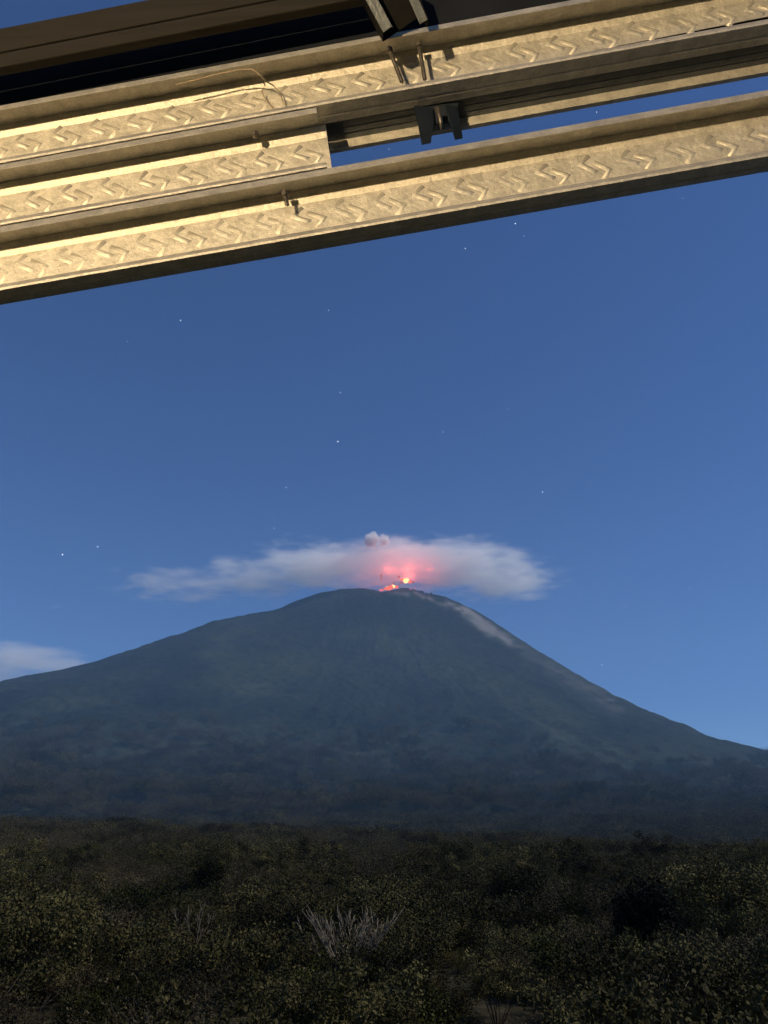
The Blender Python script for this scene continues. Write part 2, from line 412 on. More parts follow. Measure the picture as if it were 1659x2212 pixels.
def smoke_material(name, lobes, dens, step_noise, color=(1.0, 0.995, 0.99), seedoff=0.0, stretch=(1.0, 1.6, 3.2)):
    """density = soft union of ellipsoids (cx, cz, rx, ry, rz, weight) in object metres, broken up by stretched noise"""
    m = bpy.data.materials.new(name); m.use_nodes = True; nt = m.node_tree; nt.nodes.clear()
    out = nt.nodes.new('ShaderNodeOutputMaterial')
    pv = nt.nodes.new('ShaderNodeVolumePrincipled')
    pv.inputs['Color'].default_value = (*color, 1); pv.inputs['Anisotropy'].default_value = 0.1
    nt.links.new(pv.outputs[0], out.inputs['Volume'])
    tc = nt.nodes.new('ShaderNodeTexCoord')
    def noise(scale, detail, st):
        mp = N(nt, 'ShaderNodeMapping'); mp.inputs['Scale'].default_value = st; mp.inputs['Location'].default_value = (seedoff, seedoff, 0)
        nt.links.new(tc.outputs['Object'], mp.inputs['Vector'])
        n = N(nt, 'ShaderNodeTexNoise', Scale=scale, Detail=detail, Roughness=0.55); nt.links.new(mp.outputs[0], n.inputs['Vector'])
        return n
    nb = noise(step_noise, 4, stretch)
    # warp the lookup point so the outline frays
    sub = N(nt, 'ShaderNodeVectorMath', operation='SUBTRACT'); sub.inputs[1].default_value = (0.5, 0.5, 0.5)
    nt.links.new(nb.outputs['Color'], sub.inputs[0])
    ml = N(nt, 'ShaderNodeVectorMath', operation='MULTIPLY'); ml.inputs[1].default_value = (330, 150, 110)
    nt.links.new(sub.outputs[0], ml.inputs[0])
    ad = N(nt, 'ShaderNodeVectorMath', operation='ADD'); nt.links.new(tc.outputs['Object'], ad.inputs[0]); nt.links.new(ml.outputs[0], ad.inputs[1])
    nf = noise(step_noise * 4.2, 3, (1.0, 1.5, 2.2))
    sub2 = N(nt, 'ShaderNodeVectorMath', operation='SUBTRACT'); sub2.inputs[1].default_value = (0.5, 0.5, 0.5); nt.links.new(nf.outputs['Color'], sub2.inputs[0])
    ml2 = N(nt, 'ShaderNodeVectorMath', operation='MULTIPLY'); ml2.inputs[1].default_value = (150, 80, 75); nt.links.new(sub2.outputs[0], ml2.inputs[0])
    ad2 = N(nt, 'ShaderNodeVectorMath', operation='ADD'); nt.links.new(ad.outputs[0], ad2.inputs[0]); nt.links.new(ml2.outputs[0], ad2.inputs[1])
    ad = ad2
    total = None
    for (cx, cz, rx, ry, rz, w) in lobes:
        s = N(nt, 'ShaderNodeVectorMath', operation='SUBTRACT'); s.inputs[1].default_value = (cx, 0, cz); nt.links.new(ad.outputs[0], s.inputs[0])
        d = N(nt, 'ShaderNodeVectorMath', operation='DIVIDE'); d.inputs[1].default_value = (rx, ry, rz); nt.links.new(s.outputs[0], d.inputs[0])
        l = N(nt, 'ShaderNodeVectorMath', operation='LENGTH'); nt.links.new(d.outputs[0], l.inputs[0])
        mr = N(nt, 'ShaderNodeMapRange')
        mr.inputs['From Min'].default_value = 1.15; mr.inputs['From Max'].default_value = 0.0
        mr.inputs['To Min'].default_value = 0.0; mr.inputs['To Max'].default_value = w
        nt.links.new(l.outputs['Value'], mr.inputs['Value'])
        if total is None: total = mr.outputs[0]
        else:
            mxn = N(nt, 'ShaderNodeMath', operation='MAXIMUM')
            nt.links.new(total, mxn.inputs[0]); nt.links.new(mr.outputs[0], mxn.inputs[1]); total = mxn.outputs[0]
    # erode the soft body with stretched noise so that it breaks into layers and wisps
    nd = noise(step_noise * 1.5, 6, (1.0, 1.5, 4.2))
    er = N(nt, 'ShaderNodeMath', operation='MULTIPLY_ADD'); er.inputs[1].default_value = 1.15; er.inputs[2].default_value = -0.40
    nt.links.new(nd.outputs['Fac'], er.inputs[0])
    df = N(nt, 'ShaderNodeMath', operation='SUBTRACT'); nt.links.new(total, df.inputs[0]); nt.links.new(er.outputs[0], df.inputs[1])
    a = N(nt, 'ShaderNodeMapRange', interpolation_type='SMOOTHSTEP')
    a.inputs['From Min'].default_value = 0.0; a.inputs['From Max'].default_value = 0.55
    nt.links.new(df.outputs[0], a.inputs['Value'])
    b2 = N(nt, 'ShaderNodeMath', operation='MULTIPLY'); b2.inputs[1].default_value = dens; nt.links.new(a.outputs[0], b2.inputs[0])
    nt.links.new(b2.outputs[0], pv.inputs['Density'])
    return m
def vol_box(name, c, half, mat):
    x, y, z = half
    v = [(sx * x, sy * y, sz * z) for sx in (-1, 1) for sy in (-1, 1) for sz in (-1, 1)]
    f = [(0, 1, 3, 2), (4, 6, 7, 5), (0, 4, 5, 1), (2, 3, 7, 6), (0, 2, 6, 4), (1, 5, 7, 3)]
    o = mesh_obj(name, v, f, mat); o.location = c
    return o
PY = SY - 60
pc = at_y(760, 1238, PY)
M = 3.0                                    # metres per view pixel at the summit
def lobe(px, py, rx, rz, w, ry=None):
    p = at_y(px, py, PY)
    return (p.x - pc.x, p.z - pc.z, rx * M * 1.12, (ry or 230), rz * M * 1.12, w)
plume_lobes = [lobe(970, 1222, 190, 62, 1.0, 260), lobe(1090, 1252, 130, 50, 0.75), lobe(700, 1222, 170, 50, 0.95, 260), lobe(560, 1252, 150, 46, 0.65),
               lobe(850, 1215, 160, 56, 1.0, 280), lobe(400, 1262, 170, 48, 0.5), lobe(760, 1258, 200, 30, 0.55), lobe(1010, 1285, 120, 34, 0.3), lobe(500, 1225, 60, 22, 0.5), lobe(882, 1229, 75, 9, 2.2, 120)]
plume = vol_box('smoke_plume', pc, (690 * M, 330, 120 * M), smoke_material('plume_smoke', plume_lobes, 0.0095, 0.0034))
tag(plume, 'flat pale smoke cap hanging over the glowing crater', 'smoke', kind='stuff')

mat_ash = bpy.data.materials.new('ash_cloud_grey'); mat_ash.use_nodes = True; ant = mat_ash.node_tree; ant.nodes.clear()
ao = ant.nodes.new('ShaderNodeOutputMaterial'); av = ant.nodes.new('ShaderNodeVolumePrincipled')
av.inputs['Color'].default_value = (0.97, 0.93, 0.93, 1); av.inputs['Density'].default_value = 0.035
ant.links.new(av.outputs[0], ao.inputs['Volume'])
def puff(label, px, py, parts):
    t = empty('ash_puff', at_y(px, py - 2, PY - 190)); tag(t, label, 'ash puff', 'ash puffs above the smoke cap')
    for i, (x, y, r) in enumerate(parts):
        blob('billow', at_y(x, y - 2, PY - 190 + 20 * ((i * 7) % 3 - 1)), r * M * 1.1, mat_ash, t, 3, 0.16, (1, 1, 1), i + int(px))
puff('larger grey round ash puff rising over the smoke cap', 803, 1168,
     [(802, 1168, 12), (795, 1163, 7), (806, 1158, 8), (812, 1165, 8), (798, 1176, 9), (809, 1175, 8), (793, 1171, 6)])
puff('smaller pinkish ash puff touching the larger one above the cap', 829, 1170,
     [(830, 1170, 8), (826, 1162, 6), (834, 1164, 6), (836, 1172, 6), (827, 1177, 7), (821, 1168, 5)])

CY2 = 11500.0
cc = at_y(40, 1445, CY2)
k2 = 7.2
cl_lobes = []
for (px, py, rx, rz, w) in [(20, 1425, 190, 38, 0.8), (110, 1440, 110, 34, 0.7), (-60, 1460, 200, 50, 0.7), (60, 1480, 130, 34, 0.4)]:
    p = at_y(px, py, CY2); cl_lobes.append((p.x - cc.x, p.z - cc.z, rx * k2, 600, rz * k2, w))
cloud = vol_box('cloud', cc, (300 * k2, 700, 90 * k2), smoke_material('cloud_vapour', cl_lobes, 0.003, 0.0011, seedoff=900.0))
tag(cloud, 'faint grey cloud bank low behind the left slope of the volcano', 'cloud', kind='stuff')

# haze: one closed box round everything on the ground
hm = bpy.data.materials.new('evening_haze'); hm.use_nodes = True; hnt = hm.node_tree; hnt.nodes.clear()
ho = hnt.nodes.new('ShaderNodeOutputMaterial'); hv = hnt.nodes.new('ShaderNodeVolumePrincipled')
hv.inputs['Color'].default_value = (0.36, 0.64, 1.0, 1); hv.inputs['Density'].default_value = 0.000066
hv.inputs['Anisotropy'].default_value = 0.0
hnt.links.new(hv.outputs[0], ho.inputs['Volume'])
haze = vol_box('haze', (0, 0, 975), (9000, 9000, 1075), hm)
tag(haze, 'thin blue evening haze in front of the volcano', kind='stuff')

# ------------------------------------------------------------------ stars
mat_star = emis_mat('starlight', (0.85, 0.92, 1.0), 2.6)
STARS = [(390, 692, 1.0, 'small star left of centre below the lowest steel beam'),
         (710, 670, .7, 'faint star below the lowest beam above the twin stars of mid sky'),
         (735, 848, 1.0, 'upper star of the pair in mid sky left of centre'),
         (730, 954, 1.25, 'lower brighter star of the pair in mid sky left of centre'),
         (957, 933, .8, 'star in mid sky right of the bright pair'),
         (1097, 884, .8, 'star in mid sky high above the right flank of the volcano'),
         (1113, 483, 1.1, 'brightest star just below the lowest beam on the right'),
         (1132, 510, .6, 'faint star under the brightest one below the lowest beam'),
         (1005, 537, .9, 'star below the lowest beam left of the brightest one there'),
         (1172, 1063, 1.1, 'star above the right end of the smoke cap'),
         (618, 1053, .9, 'star above the left part of the smoke cap'),
         (592, 1141, .8, 'star just above the left edge of the smoke cap'),
         (488, 1063, .5, 'very faint star up and left of the smoke cap'),
         (211, 1181, 1.2, 'right star of the bright pair above the left slope'),
         (135, 1198, 1.3, 'left star of the bright pair above the left slope'),
         (1300, 1436, .8, 'lone star close to the steep right flank of the volcano'),
         (1490, 1272, .7, 'faint star in the empty sky far right of the smoke cap'),
         (840, 322, .6, 'faint star in the gap between the beams beside the bracket'),
         (1624, 168, 1.0, 'star in the sky gap between the beams at the far right'),
         (1289, 242, .7, 'faint star in the sky gap between the beams right of the bracket'),
         (275, 738, .5, 'very faint star at the left under the lowest beam'),
         (1475, 428, .5, 'very faint star tucked under the lowest beam far right')]
bm = bmesh.new(); bmesh.ops.create_icosphere(bm, subdivisions=1, radius=1.0)
star_me = bpy.data.meshes.new('star'); bm.to_mesh(star_me); bm.free(); star_me.materials.append(mat_star)
for (px, py, s, lab) in STARS:
    o = link(bpy.data.objects.new('star', star_me))
    d = ray(px, py).normalized()
    o.location = CAM + d * 30000
    o.scale = (17 * s,) * 3
    tag(o, lab, 'star', 'stars in the evening sky')

# ------------------------------------------------------------------ scrubland
def leaf_cloud(name, rng, clumps, leaves, size, clump_r, mat, parent=None, flat=0.0, long=1.6):
    """clumps: list of centres; leaves per clump; each leaf a folded 4-vertex blade"""
    n = len(clumps) * leaves
    c = np.repeat(np.array([[p[0], p[1], p[2]] for p in clumps]), leaves, 0)
    rs = np.random.RandomState(rng.randint(0, 10 ** 6))
    off = rs.normal(size=(n, 3)); off /= np.linalg.norm(off, axis=1, keepdims=True) + 1e-9
    off *= (rs.rand(n, 1) ** 0.45) * clump_r; off[:, 2] *= 0.8
    pos = c + off
    a = rs.normal(size=(n, 3)); a[:, 2] *= (1 - flat); a /= np.linalg.norm(a, axis=1, keepdims=True)
    t = rs.normal(size=(n, 3)); b = np.cross(a, t); b /= np.linalg.norm(b, axis=1, keepdims=True) + 1e-9
    nn = np.cross(a, b)
    s = size * (0.55 + 0.9 * rs.rand(n, 1))
    v0 = pos - a * s * long * .5; v2 = pos + a * s * long * .5
    v1 = pos + b * s * .5 + nn * s * .15; v3 = pos - b * s * .5 + nn * s * .15
    V = np.stack([v0, v1, v2, v3], 1).reshape(-1, 3)
    me = bpy.data.meshes.new(name)
    me.vertices.add(len(V)); me.vertices.foreach_set('co', V.astype(np.float32).ravel())
    me.loops.add(4 * n); me.loops.foreach_set('vertex_index', np.arange(4 * n, dtype=np.int32))
    me.polygons.add(n); me.polygons.foreach_set('loop_start', np.arange(0, 4 * n, 4, dtype=np.int32))
    me.update(calc_edges=True)
    tint = np.repeat(rs.rand(len(clumps)), leaves) * 0.65 + rs.rand(n) * 0.35
    tint = np.where(rs.rand(n) > 0.985, 1.5, tint ** 1.5)
    at_ = me.attributes.new('tint', 'FLOAT', 'FACE'); at_.data.foreach_set('value', tint.astype(np.float32))
    me.materials.append(mat)
    o = link(bpy.data.objects.new(name, me))
    if parent: o.parent = parent
    return o
mat_leaf_olive = leaf_mat('olive_leaves', (0.027, 0.025, 0.009), (0.105, 0.092, 0.036))
mat_leaf_grey = leaf_mat('grey_green_leaves', (0.030, 0.026, 0.013), (0.095, 0.079, 0.044))
mat_leaf_dark = leaf_mat('dark_green_leaves', (0.014, 0.016, 0.004), (0.055, 0.056, 0.014))
mat_leaf_black = leaf_mat('blackish_leaves', (0.003, 0.0035, 0.002), (0.008, 0.009, 0.005))
mat_bark = noise_mat('grey_bark', (0.035, 0.028, 0.02), (0.075, 0.062, 0.046), 6, rough=0.9, bump=0.4, spec=0.1)
mat_bark_pale = noise_mat('pale_bare_bark', (0.13, 0.11, 0.08), (0.28, 0.24, 0.18), 5, rough=0.9, bump=0.4, spec=0.1)

def branch_paths(rng, n, h, spread, base=0.1, bend=0.25, jitter=0.1):
    out = []
    for i in range(n):
        a = 2 * math.pi * (i + rng.random() * 0.7) / n
        s = spread * rng.uniform(0.35, 1.0); hh = h * rng.uniform(0.7, 1.05)
        pts = []
        for k in range(5):
            t = k / 4
            rad = base + s * (t ** (1 + bend))
            pts.append(Vector((math.cos(a) * rad + rng.uniform(-1, 1) * jitter * t, math.sin(a) * rad + rng.uniform(-1, 1) * jitter * t, hh * t)))
        out.append(pts)
    return out
def shrub(name, label, cat, seed, h, w, n_br, n_cl, leaves, leaf, mat, group, low=0.15, trunk=None, bark=None, clump=0.42, r0=0.035):
    rng = random.Random(seed)
    root = empty(name, (0, 0, 0)); tag(root, label, cat, group)
    tb = Tubes()
    tips = []
    base_h = trunk or 0.0
    if trunk:
        tb.tube([(0, 0, -0.3), (0.03, 0.02, trunk * .5), (0.0, 0.05, trunk), ], [0.11, 0.085, 0.07], 6)
    for pts in branch_paths(rng, n_br, (h - base_h) * 0.92, w * 0.5, 0.06, 0.1, 0.15):
        pts = [p + Vector((0, 0, base_h - (0.2 if not trunk else 0))) for p in pts]
        tb.tube(pts, [r0, r0 * .8, r0 * .6, r0 * .42, r0 * .25], 4)
        tips.append(pts[-1]); tips.append(pts[3])
        q = pts[2]; e = q + Vector((rng.uniform(-1, 1), rng.uniform(-1, 1), rng.uniform(.3, 1))) * (w * .22)
        tb.tube([q, (q + e) / 2 + Vector((0, 0, .05)), e], [r0 * .5, r0 * .35, r0 * .2], 3); tips.append(e)
    st = tb.obj('stem' if not trunk else 'trunk', bark or mat_bark, root)
    cl = []
    for i in range(n_cl):
        if i < len(tips): p = tips[i]
        else:
            a = rng.uniform(0, 2 * math.pi); z = rng.uniform(low, 1.0); rad = w * .5 * math.sqrt(max(0.05, 1 - ((z - .5) / .62) ** 2)) * rng.uniform(.45, 1.0)
            p = Vector((math.cos(a) * rad, math.sin(a) * rad, base_h + (h - base_h) * z * 0.92))
        cl.append(p)
    leaf_cloud('crown', rng, cl, leaves, leaf, clump * w * .5, mat, root)
    return root
GROUP = 'shrubs of the scrubland below the volcano'
protos = [
    shrub('leafy_shrub', 'olive leafy shrub crowded into the dark scrub below the volcano', 'shrub', 1, 2.3, 3.6, 7, 30, 210, 0.060, mat_leaf_olive, GROUP, clump=0.27),
    shrub('twiggy_shrub', 'grey green twiggy shrub thin in leaf among the dark scrub', 'shrub', 2, 2.2, 3.0, 13, 30, 150, 0.045, mat_leaf_grey, GROUP, clump=0.33),
    shrub('dark_shrub', 'low dense dark green shrub rounded among the scrub', 'shrub', 3, 2.0, 3.2, 6, 32, 220, 0.055, mat_leaf_dark, GROUP, clump=0.27),
    shrub('tall_shrub', 'upright olive shrub standing a little above the scrub', 'shrub', 5, 3.2, 2.7, 8, 34, 190, 0.058, mat_leaf_olive, GROUP, clump=0.30),
    shrub('dry_shrub', 'dry half bare shrub with pale twigs in the scrub', 'shrub', 7, 1.9, 2.8, 18, 26, 90, 0.035, mat_leaf_grey, GROUP, clump=0.55, r0=0.022),
]
def copy_tree(o):
    c = o.copy(); link(c)
    for ch in o.children:
        d = ch.copy(); link(d); d.parent = c; d.matrix_parent_inverse = ch.matrix_parent_inverse
    return c
def gz(x, y): return float(plain(np.array([x]), np.array([y]))[0])

# hand-placed plants the eye can pick out: (px, py of the base, distance)
def ground_at(px, dist):
    r = ray(px, 2000); k = dist / r.y
    x = r.x * k
    return Vector((x, dist, gz(x, dist)))
def place(o, p, s=1.0, rot=0.0, dz=0.0):
    o.location = Vector(p) + Vector((0, 0, dz)); o.scale = (s, s, s); o.rotation_euler = (0, 0, rot)
keep = []
# bare pale shrub
def bare_shrub(label, loc, h, w, n, seed, sc=1.0, r=0.034, jit=0.28):
    rn = random.Random(seed)
    t = empty('bare_shrub', loc); tag(t, label, 'bare shrub')
    for i, pts in enumerate(branch_paths(rn, n, h, w * .5, 0.12, -0.05, jit)):
        tb = Tubes()
        tb.tube([p - Vector((0, 0, 0.15)) for p in pts], [r * 1.3, r, r * .8, r * .6, r * .4], 5)
        for k in (2, 3):
            q = pts[k]
            for s in range(3):
                d = (pts[k] - pts[k - 1]).normalized() + Vector((rn.uniform(-.6, .6), rn.uniform(-.6, .6), rn.uniform(0, .5)))
                e = q + d.normalized() * rn.uniform(.3, .6) * h * .4
                tb.tube([q - Vector((0, 0, .15)), (q + e) / 2 - Vector((0, 0, .1)), e - Vector((0, 0, .15))], [r * .55, r * .45, r * .25], 4)
        tb.obj('branch', mat_bark_pale, t)
    return t
p = ground_at(752, 38); keep.append((p, 1.5))
bare_shrub('pale bare shrub with fanned upright stems alone amid dark foliage', p + Vector((0, 0, 1.0)), 2.7, 4.9, 40, 12, r=0.03)
# black round tree
p = ground_at(1412, 42); keep.append((p, 2.0))
bt = shrub('dark_tree', 'nearly black round crowned small tree before the leafy bush', 'tree', 31, 3.5, 3.0, 9, 46, 260, 0.075, mat_leaf_black, None, trunk=0.6, bark=mat_bark_pale, clump=0.4)
place(bt, p, 1.1, 0, 0.35)
# tall leafy bush right
p = ground_at(1560, 48); keep.append((p, 3.2))
t = shrub('leafy_tree', 'broad leafy tree with pale leaf tips behind the black tree', 'tree', 33, 5.0, 7.4, 14, 90, 240, 0.085, mat_leaf_olive, None, trunk=1.2, clump=0.2)
place(t, p, 1.0)
p = ground_at(60, 34); keep.append((p, 3.0))
t = shrub('leafy_tree', 'big coarse leaved tree with pale yellow leaves at left edge', 'tree', 34, 4.2, 5.2, 12, 80, 200, 0.075, mat_leaf_olive, None, trunk=1.0, clump=0.22)
place(t, p, 1.0)
p = ground_at(985, 90); keep.append((p, 2.0))
t = shrub('small_tree', 'small dark flat topped tree poking up in mid scrub', 'tree', 35, 4.8, 4.0, 8, 44, 150, 0.08, mat_leaf_dark, None, trunk=1.8)
place(t, p, 1.0)
p = ground_at(440, 70); keep.append((p, 1.6))
t = shrub('small_tree', 'slim dark tree rising left of the pale bare shrub', 'tree', 36, 4.6, 2.6, 8, 40, 150, 0.08, mat_leaf_dark, None, trunk=1.2)
place(t, p, 1.0)
p = ground_at(1120, 62); keep.append((p, 1.8))
t = shrub('small_tree', 'wide dark bushy tree right of the mid scrub treetop', 'tree', 37, 3.9, 4.6, 9, 50, 150, 0.08, mat_leaf_dark, None, trunk=1.0)
place(t, p, 1.0)
for i, (px, d, h, w, lab) in enumerate([(420, 46, 3.0, 2.6, 'tall grey bare twigs left of the slim dark tree'),
                            (1420, 30, 2.2, 1.8, 'few crooked pale twigs at bottom right under the black tree')]):
    p = ground_at(px, d); keep.append((p, 0.8))
    bare_shrub(lab, p + Vector((0, 0, 0.5)), h, w, 9, 60 + i, r=0.017)

rng = random.Random(11)
pts = []
cell = 2.5
y = 17.0
while y < 3500:
    step = cell * (1 + max(0, y - 90) / 150)
    half = y * 0.58 + 6
    x = -half
    while x < half:
        xx, yy = x + rng.uniform(-.5, .5) * step, y + rng.uniform(-.5, .5) * step
        if not any((Vector((xx, yy, 0)) - Vector((k.x, k.y, 0))).length < rad for k, rad in keep):
            if yy < 1900 or rng.random() > (yy - 1900) / 1500 + 0.35 * float(fbm(np.array([xx / 260.0]), np.array([yy / 260.0]), 3, 95)[0]):
                pts.append((xx, yy))
        x += step
    y += step
pts.sort(key=lambda q: q[0] ** 2 + q[1] ** 2)
first = [True] * len(protos)
LOOK = ['olive leafy shrub', 'thin brownish shrub', 'dense dark shrub', 'upright olive shrub', 'dry twiggy shrub']
inview = [q for q in pts if abs(q[0]) < q[1] * 0.50 + 1.5]
N_IND = 300
solo, rest = inview[:N_IND], inview[N_IND:] + [q for q in pts if not abs(q[0]) < q[1] * 0.50 + 1.5]
for i, (x, y) in enumerate(solo):
    kind = fbm(np.array([x / 14.0]), np.array([y / 14.0]), 2, 91)[0] + rng.uniform(-.45, .45)
    k = 0 if kind > .25 else 2 if kind > .05 else 1 if kind > -.15 else 3 if kind > -.3 else 4
    o = protos[k] if first[k] else copy_tree(protos[k])
    first[k] = False
    sc_ = (rng.uniform(.5, .9) if rng.random() < .55 else rng.uniform(.95, 1.5)) * (1 + 0.45 * float(fbm(np.array([x / 9.0]), np.array([y / 9.0]), 2, 93)[0]))
    size_w = 'small ' if sc_ < .78 else 'large ' if sc_ > 1.1 else ''
    dd = math.hypot(x, y); px_ = px_of(x, y, gz(x, y) + 1.5)[0]
    near = ('in front', 'near', 'midway', 'farther back')[0 if dd < 27 else 1 if dd < 36 else 2 if dd < 48 else 3]
    zone = ('by the coarse leaved tree' if px_ < 250 else 'below the slim dark tree' if px_ < 480 else 'left of the pale bare shrub' if px_ < 680 else
            'around the pale bare shrub' if px_ < 840 else 'right of the pale bare shrub' if px_ < 1060 else 'left of the black round tree' if px_ < 1320 else
            'by the black round tree' if px_ < 1500 else 'at the right edge')
    o['label'] = size_w + LOOK[k] + ' ' + zone + ' ' + near
    place(o, (x, y, gz(x, y) - 0.12), sc_, rng.uniform(0, 6.28))
for px, d, k, sc_, lab in ((735, 35.2, 2, 1.15, 'dense dark shrub hiding the foot of the pale bare shrub'), (800, 34.2, 0, 1.0, 'olive leafy shrub just in front of the pale bare shrub to its right'),
                            (690, 33.0, 4, 1.2, 'dry twiggy shrub just in front of the pale bare shrub to its left'), (850, 30.0, 2, 1.3, 'dense dark shrub low in front between bare shrub and black tree'),
                            (760, 29.0, 0, 1.2, 'large olive leafy shrub lowest in view under the pale bare shrub'), (1280, 27.5, 0, 1.2, 'large olive leafy shrub lowest in view left of the crooked twigs'),
                            (640, 28.5, 3, 1.0, 'upright olive shrub lowest in view left of the bare shrub')):
    o = copy_tree(protos[k]); place(o, ground_at(px, d) - Vector((0, 0, .12)), sc_, d * 3.3); o['label'] = lab
# the far scrub: one mass of points carrying shrub crowns
V = [(x, y, (gz(x, y) if y < 1300 else float(terrain(np.array([x]), np.array([y]))[0])) - 0.15) for x, y in rest]
me = bpy.data.meshes.new('scrubland'); me.from_pydata(V, [], []); me.update()
rnp = np.random.RandomState(3)
a = me.attributes.new('size', 'FLOAT', 'POINT'); a.data.foreach_set('value', (rnp.uniform(.75, 1.7, len(V)) * np.array([1 + max(0, math.hypot(v[0], v[1]) - 90) / 190 for v in V])).astype(np.float32))
a = me.attributes.new('turn', 'FLOAT', 'POINT'); a.data.foreach_set('value', rnp.uniform(0, 6.28, len(V)).astype(np.float32))
a = me.attributes.new('kind', 'INT', 'POINT')
kk = []
for v in V:
    d = math.hypot(v[0], v[1]); n = rnp.rand() + 0.5 * fbm(np.array([v[0] / 30.0]), np.array([v[1] / 30.0]), 2, 92)[0]
    kk.append(0 if n > .85 else 2 if n > .7 and d < 200 else 3 if n > .6 and d < 130 else 1 if n > .3 else 4)
a.data.foreach_set('value', kk)
scrub = link(bpy.data.objects.new('scrubland', me))
tag(scrub, 'far dark scrub reaching the foot of the volcano', kind='stuff')
ng = bpy.data.node_groups.new('scatter_shrubs', 'GeometryNodeTree')
ng.interface.new_socket('Geometry', in_out='INPUT', socket_type='NodeSocketGeometry')
ng.interface.new_socket('Geometry', in_out='OUTPUT', socket_type='NodeSocketGeometry')
gi = ng.nodes.new('NodeGroupInput'); go = ng.nodes.new('NodeGroupOutput')
jn = ng.nodes.new('GeometryNodeJoinGeometry')
for pr in reversed(protos):                # multi-input sockets collect the last link first
    crown = [c for c in pr.children if c.name.startswith('crown')][0]
    oi = ng.nodes.new('GeometryNodeObjectInfo'); oi.inputs['Object'].default_value = crown; oi.inputs['As Instance'].default_value = True
    ng.links.new(oi.outputs['Geometry'], jn.inputs[0])
ip = ng.nodes.new('GeometryNodeInstanceOnPoints'); ip.inputs['Pick Instance'].default_value = True
ng.links.new(gi.outputs[0], ip.inputs['Points']); ng.links.new(jn.outputs[0], ip.inputs['Instance'])
sz = ng.nodes.new('GeometryNodeInputNamedAttribute'); sz.data_type = 'FLOAT'; sz.inputs['Name'].default_value = 'size'
tn = ng.nodes.new('GeometryNodeInputNamedAttribute'); tn.data_type = 'FLOAT'; tn.inputs['Name'].default_value = 'turn'
cx_ = ng.nodes.new('ShaderNodeCombineXYZ'); ng.links.new(tn.outputs['Attribute'], cx_.inputs['Z'])
ng.links.new(cx_.outputs[0], ip.inputs['Rotation']); ng.links.new(sz.outputs['Attribute'], ip.inputs['Scale'])
kn = ng.nodes.new('GeometryNodeInputNamedAttribute'); kn.data_type = 'INT'; kn.inputs['Name'].default_value = 'kind'
ng.links.new(kn.outputs['Attribute'], ip.inputs['Instance Index'])
ng.links.new(ip.outputs[0], go.inputs[0])
md = scrub.modifiers.new('scatter', 'NODES'); md.node_group = ng

# ------------------------------------------------------------------ roof edge: light gauge steel channels
def steel_material(name, c1, c2, metal, rough):
    m, nt, b = new_mat(name)
    tc = N(nt, 'ShaderNodeTexCoord')
    n1 = N(nt, 'ShaderNodeTexNoise', Scale=60, Detail=4); nt.links.new(tc.outputs['Object'], n1.inputs['Vector'])
    n2 = N(nt, 'ShaderNodeTexNoise', Scale=330, Detail=3, Roughness=0.75); nt.links.new(tc.outputs['Object'], n2.inputs['Vector'])
    ad = N(nt, 'ShaderNodeMix', data_type='FLOAT'); ad.inputs[0].default_value = 0.5
    nt.links.new(n1.outputs['Fac'], ad.inputs[2]); nt.links.new(n2.outputs['Fac'], ad.inputs[3])
    cr = N(nt, 'ShaderNodeValToRGB'); cr.color_ramp.elements[0].position = 0.35; cr.color_ramp.elements[1].position = 0.65
    cr.color_ramp.elements[0].color = (*c1, 1); cr.color_ramp.elements[1].color = (*c2, 1)
    nt.links.new(ad.outputs[0], cr.inputs['Fac']); nt.links.new(cr.outputs[0], b.inputs['Base Color'])
    b.inputs['Metallic'].default_value = metal
    mr = N(nt, 'ShaderNodeMapRange'); mr.inputs['To Min'].default_value = rough - .08; mr.inputs['To Max'].default_value = rough + .12
    nt.links.new(n1.outputs['Fac'], mr.inputs['Value']); nt.links.new(mr.outputs[0], b.inputs['Roughness'])
    n3 = N(nt, 'ShaderNodeTexNoise', Scale=150, Detail=5, Roughness=0.65); nt.links.new(tc.outputs['Object'], n3.inputs['Vector'])
    bp = N(nt, 'ShaderNodeBump', Strength=0.4, Distance=0.003); nt.links.new(n3.outputs['Fac'], bp.inputs['Height'])
    nt.links.new(bp.outputs[0], b.inputs['Normal'])
    return m
mat_steel = steel_material('galvanised_steel', (0.50, 0.48, 0.42), (0.80, 0.77, 0.68), 0.72, 0.55)
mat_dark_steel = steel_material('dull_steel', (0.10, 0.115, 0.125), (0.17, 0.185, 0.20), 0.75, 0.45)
mat_screw = noise_mat('screw_steel', (0.10, 0.09, 0.08), (0.22, 0.2, 0.18), 300, rough=0.45, metal=0.7)
mat_strut_shade = noise_mat('strut_shade_tone', (0.010, 0.016, 0.024), (0.018, 0.026, 0.038), 60, rough=0.7, spec=0.15)  # strut steel coloured dark to carry the shade it hangs in
mat_roof_shade = noise_mat('roof_shade_tone', (0.012, 0.014, 0.018), (0.017, 0.020, 0.026), 14, rough=0.8, spec=0.05)  # dark tone holds the shade under the roof sheet
mat_recess_shade = noise_mat('recess_shade_tone', (0.006, 0.006, 0.006), (0.012, 0.012, 0.012), 40, rough=0.8, spec=0.1)  # near-black colour stands for the shade inside batten and rafter channels
mat_wood = noise_mat('brown_timber', (0.020, 0.0185, 0.0145), (0.030, 0.0265, 0.021), 25, rough=0.75, bump=0.08, stretch=(0.15, 3, 3), spec=0.15)
mat_roof = noise_mat('blue_roof_sheet', (0.03, 0.085, 0.15), (0.045, 0.12, 0.21), 12, rough=0.5, spec=0.3)
mat_wire = noise_mat('tan_wire', (0.30, 0.24, 0.17), (0.45, 0.36, 0.26), 200, rough=0.6)

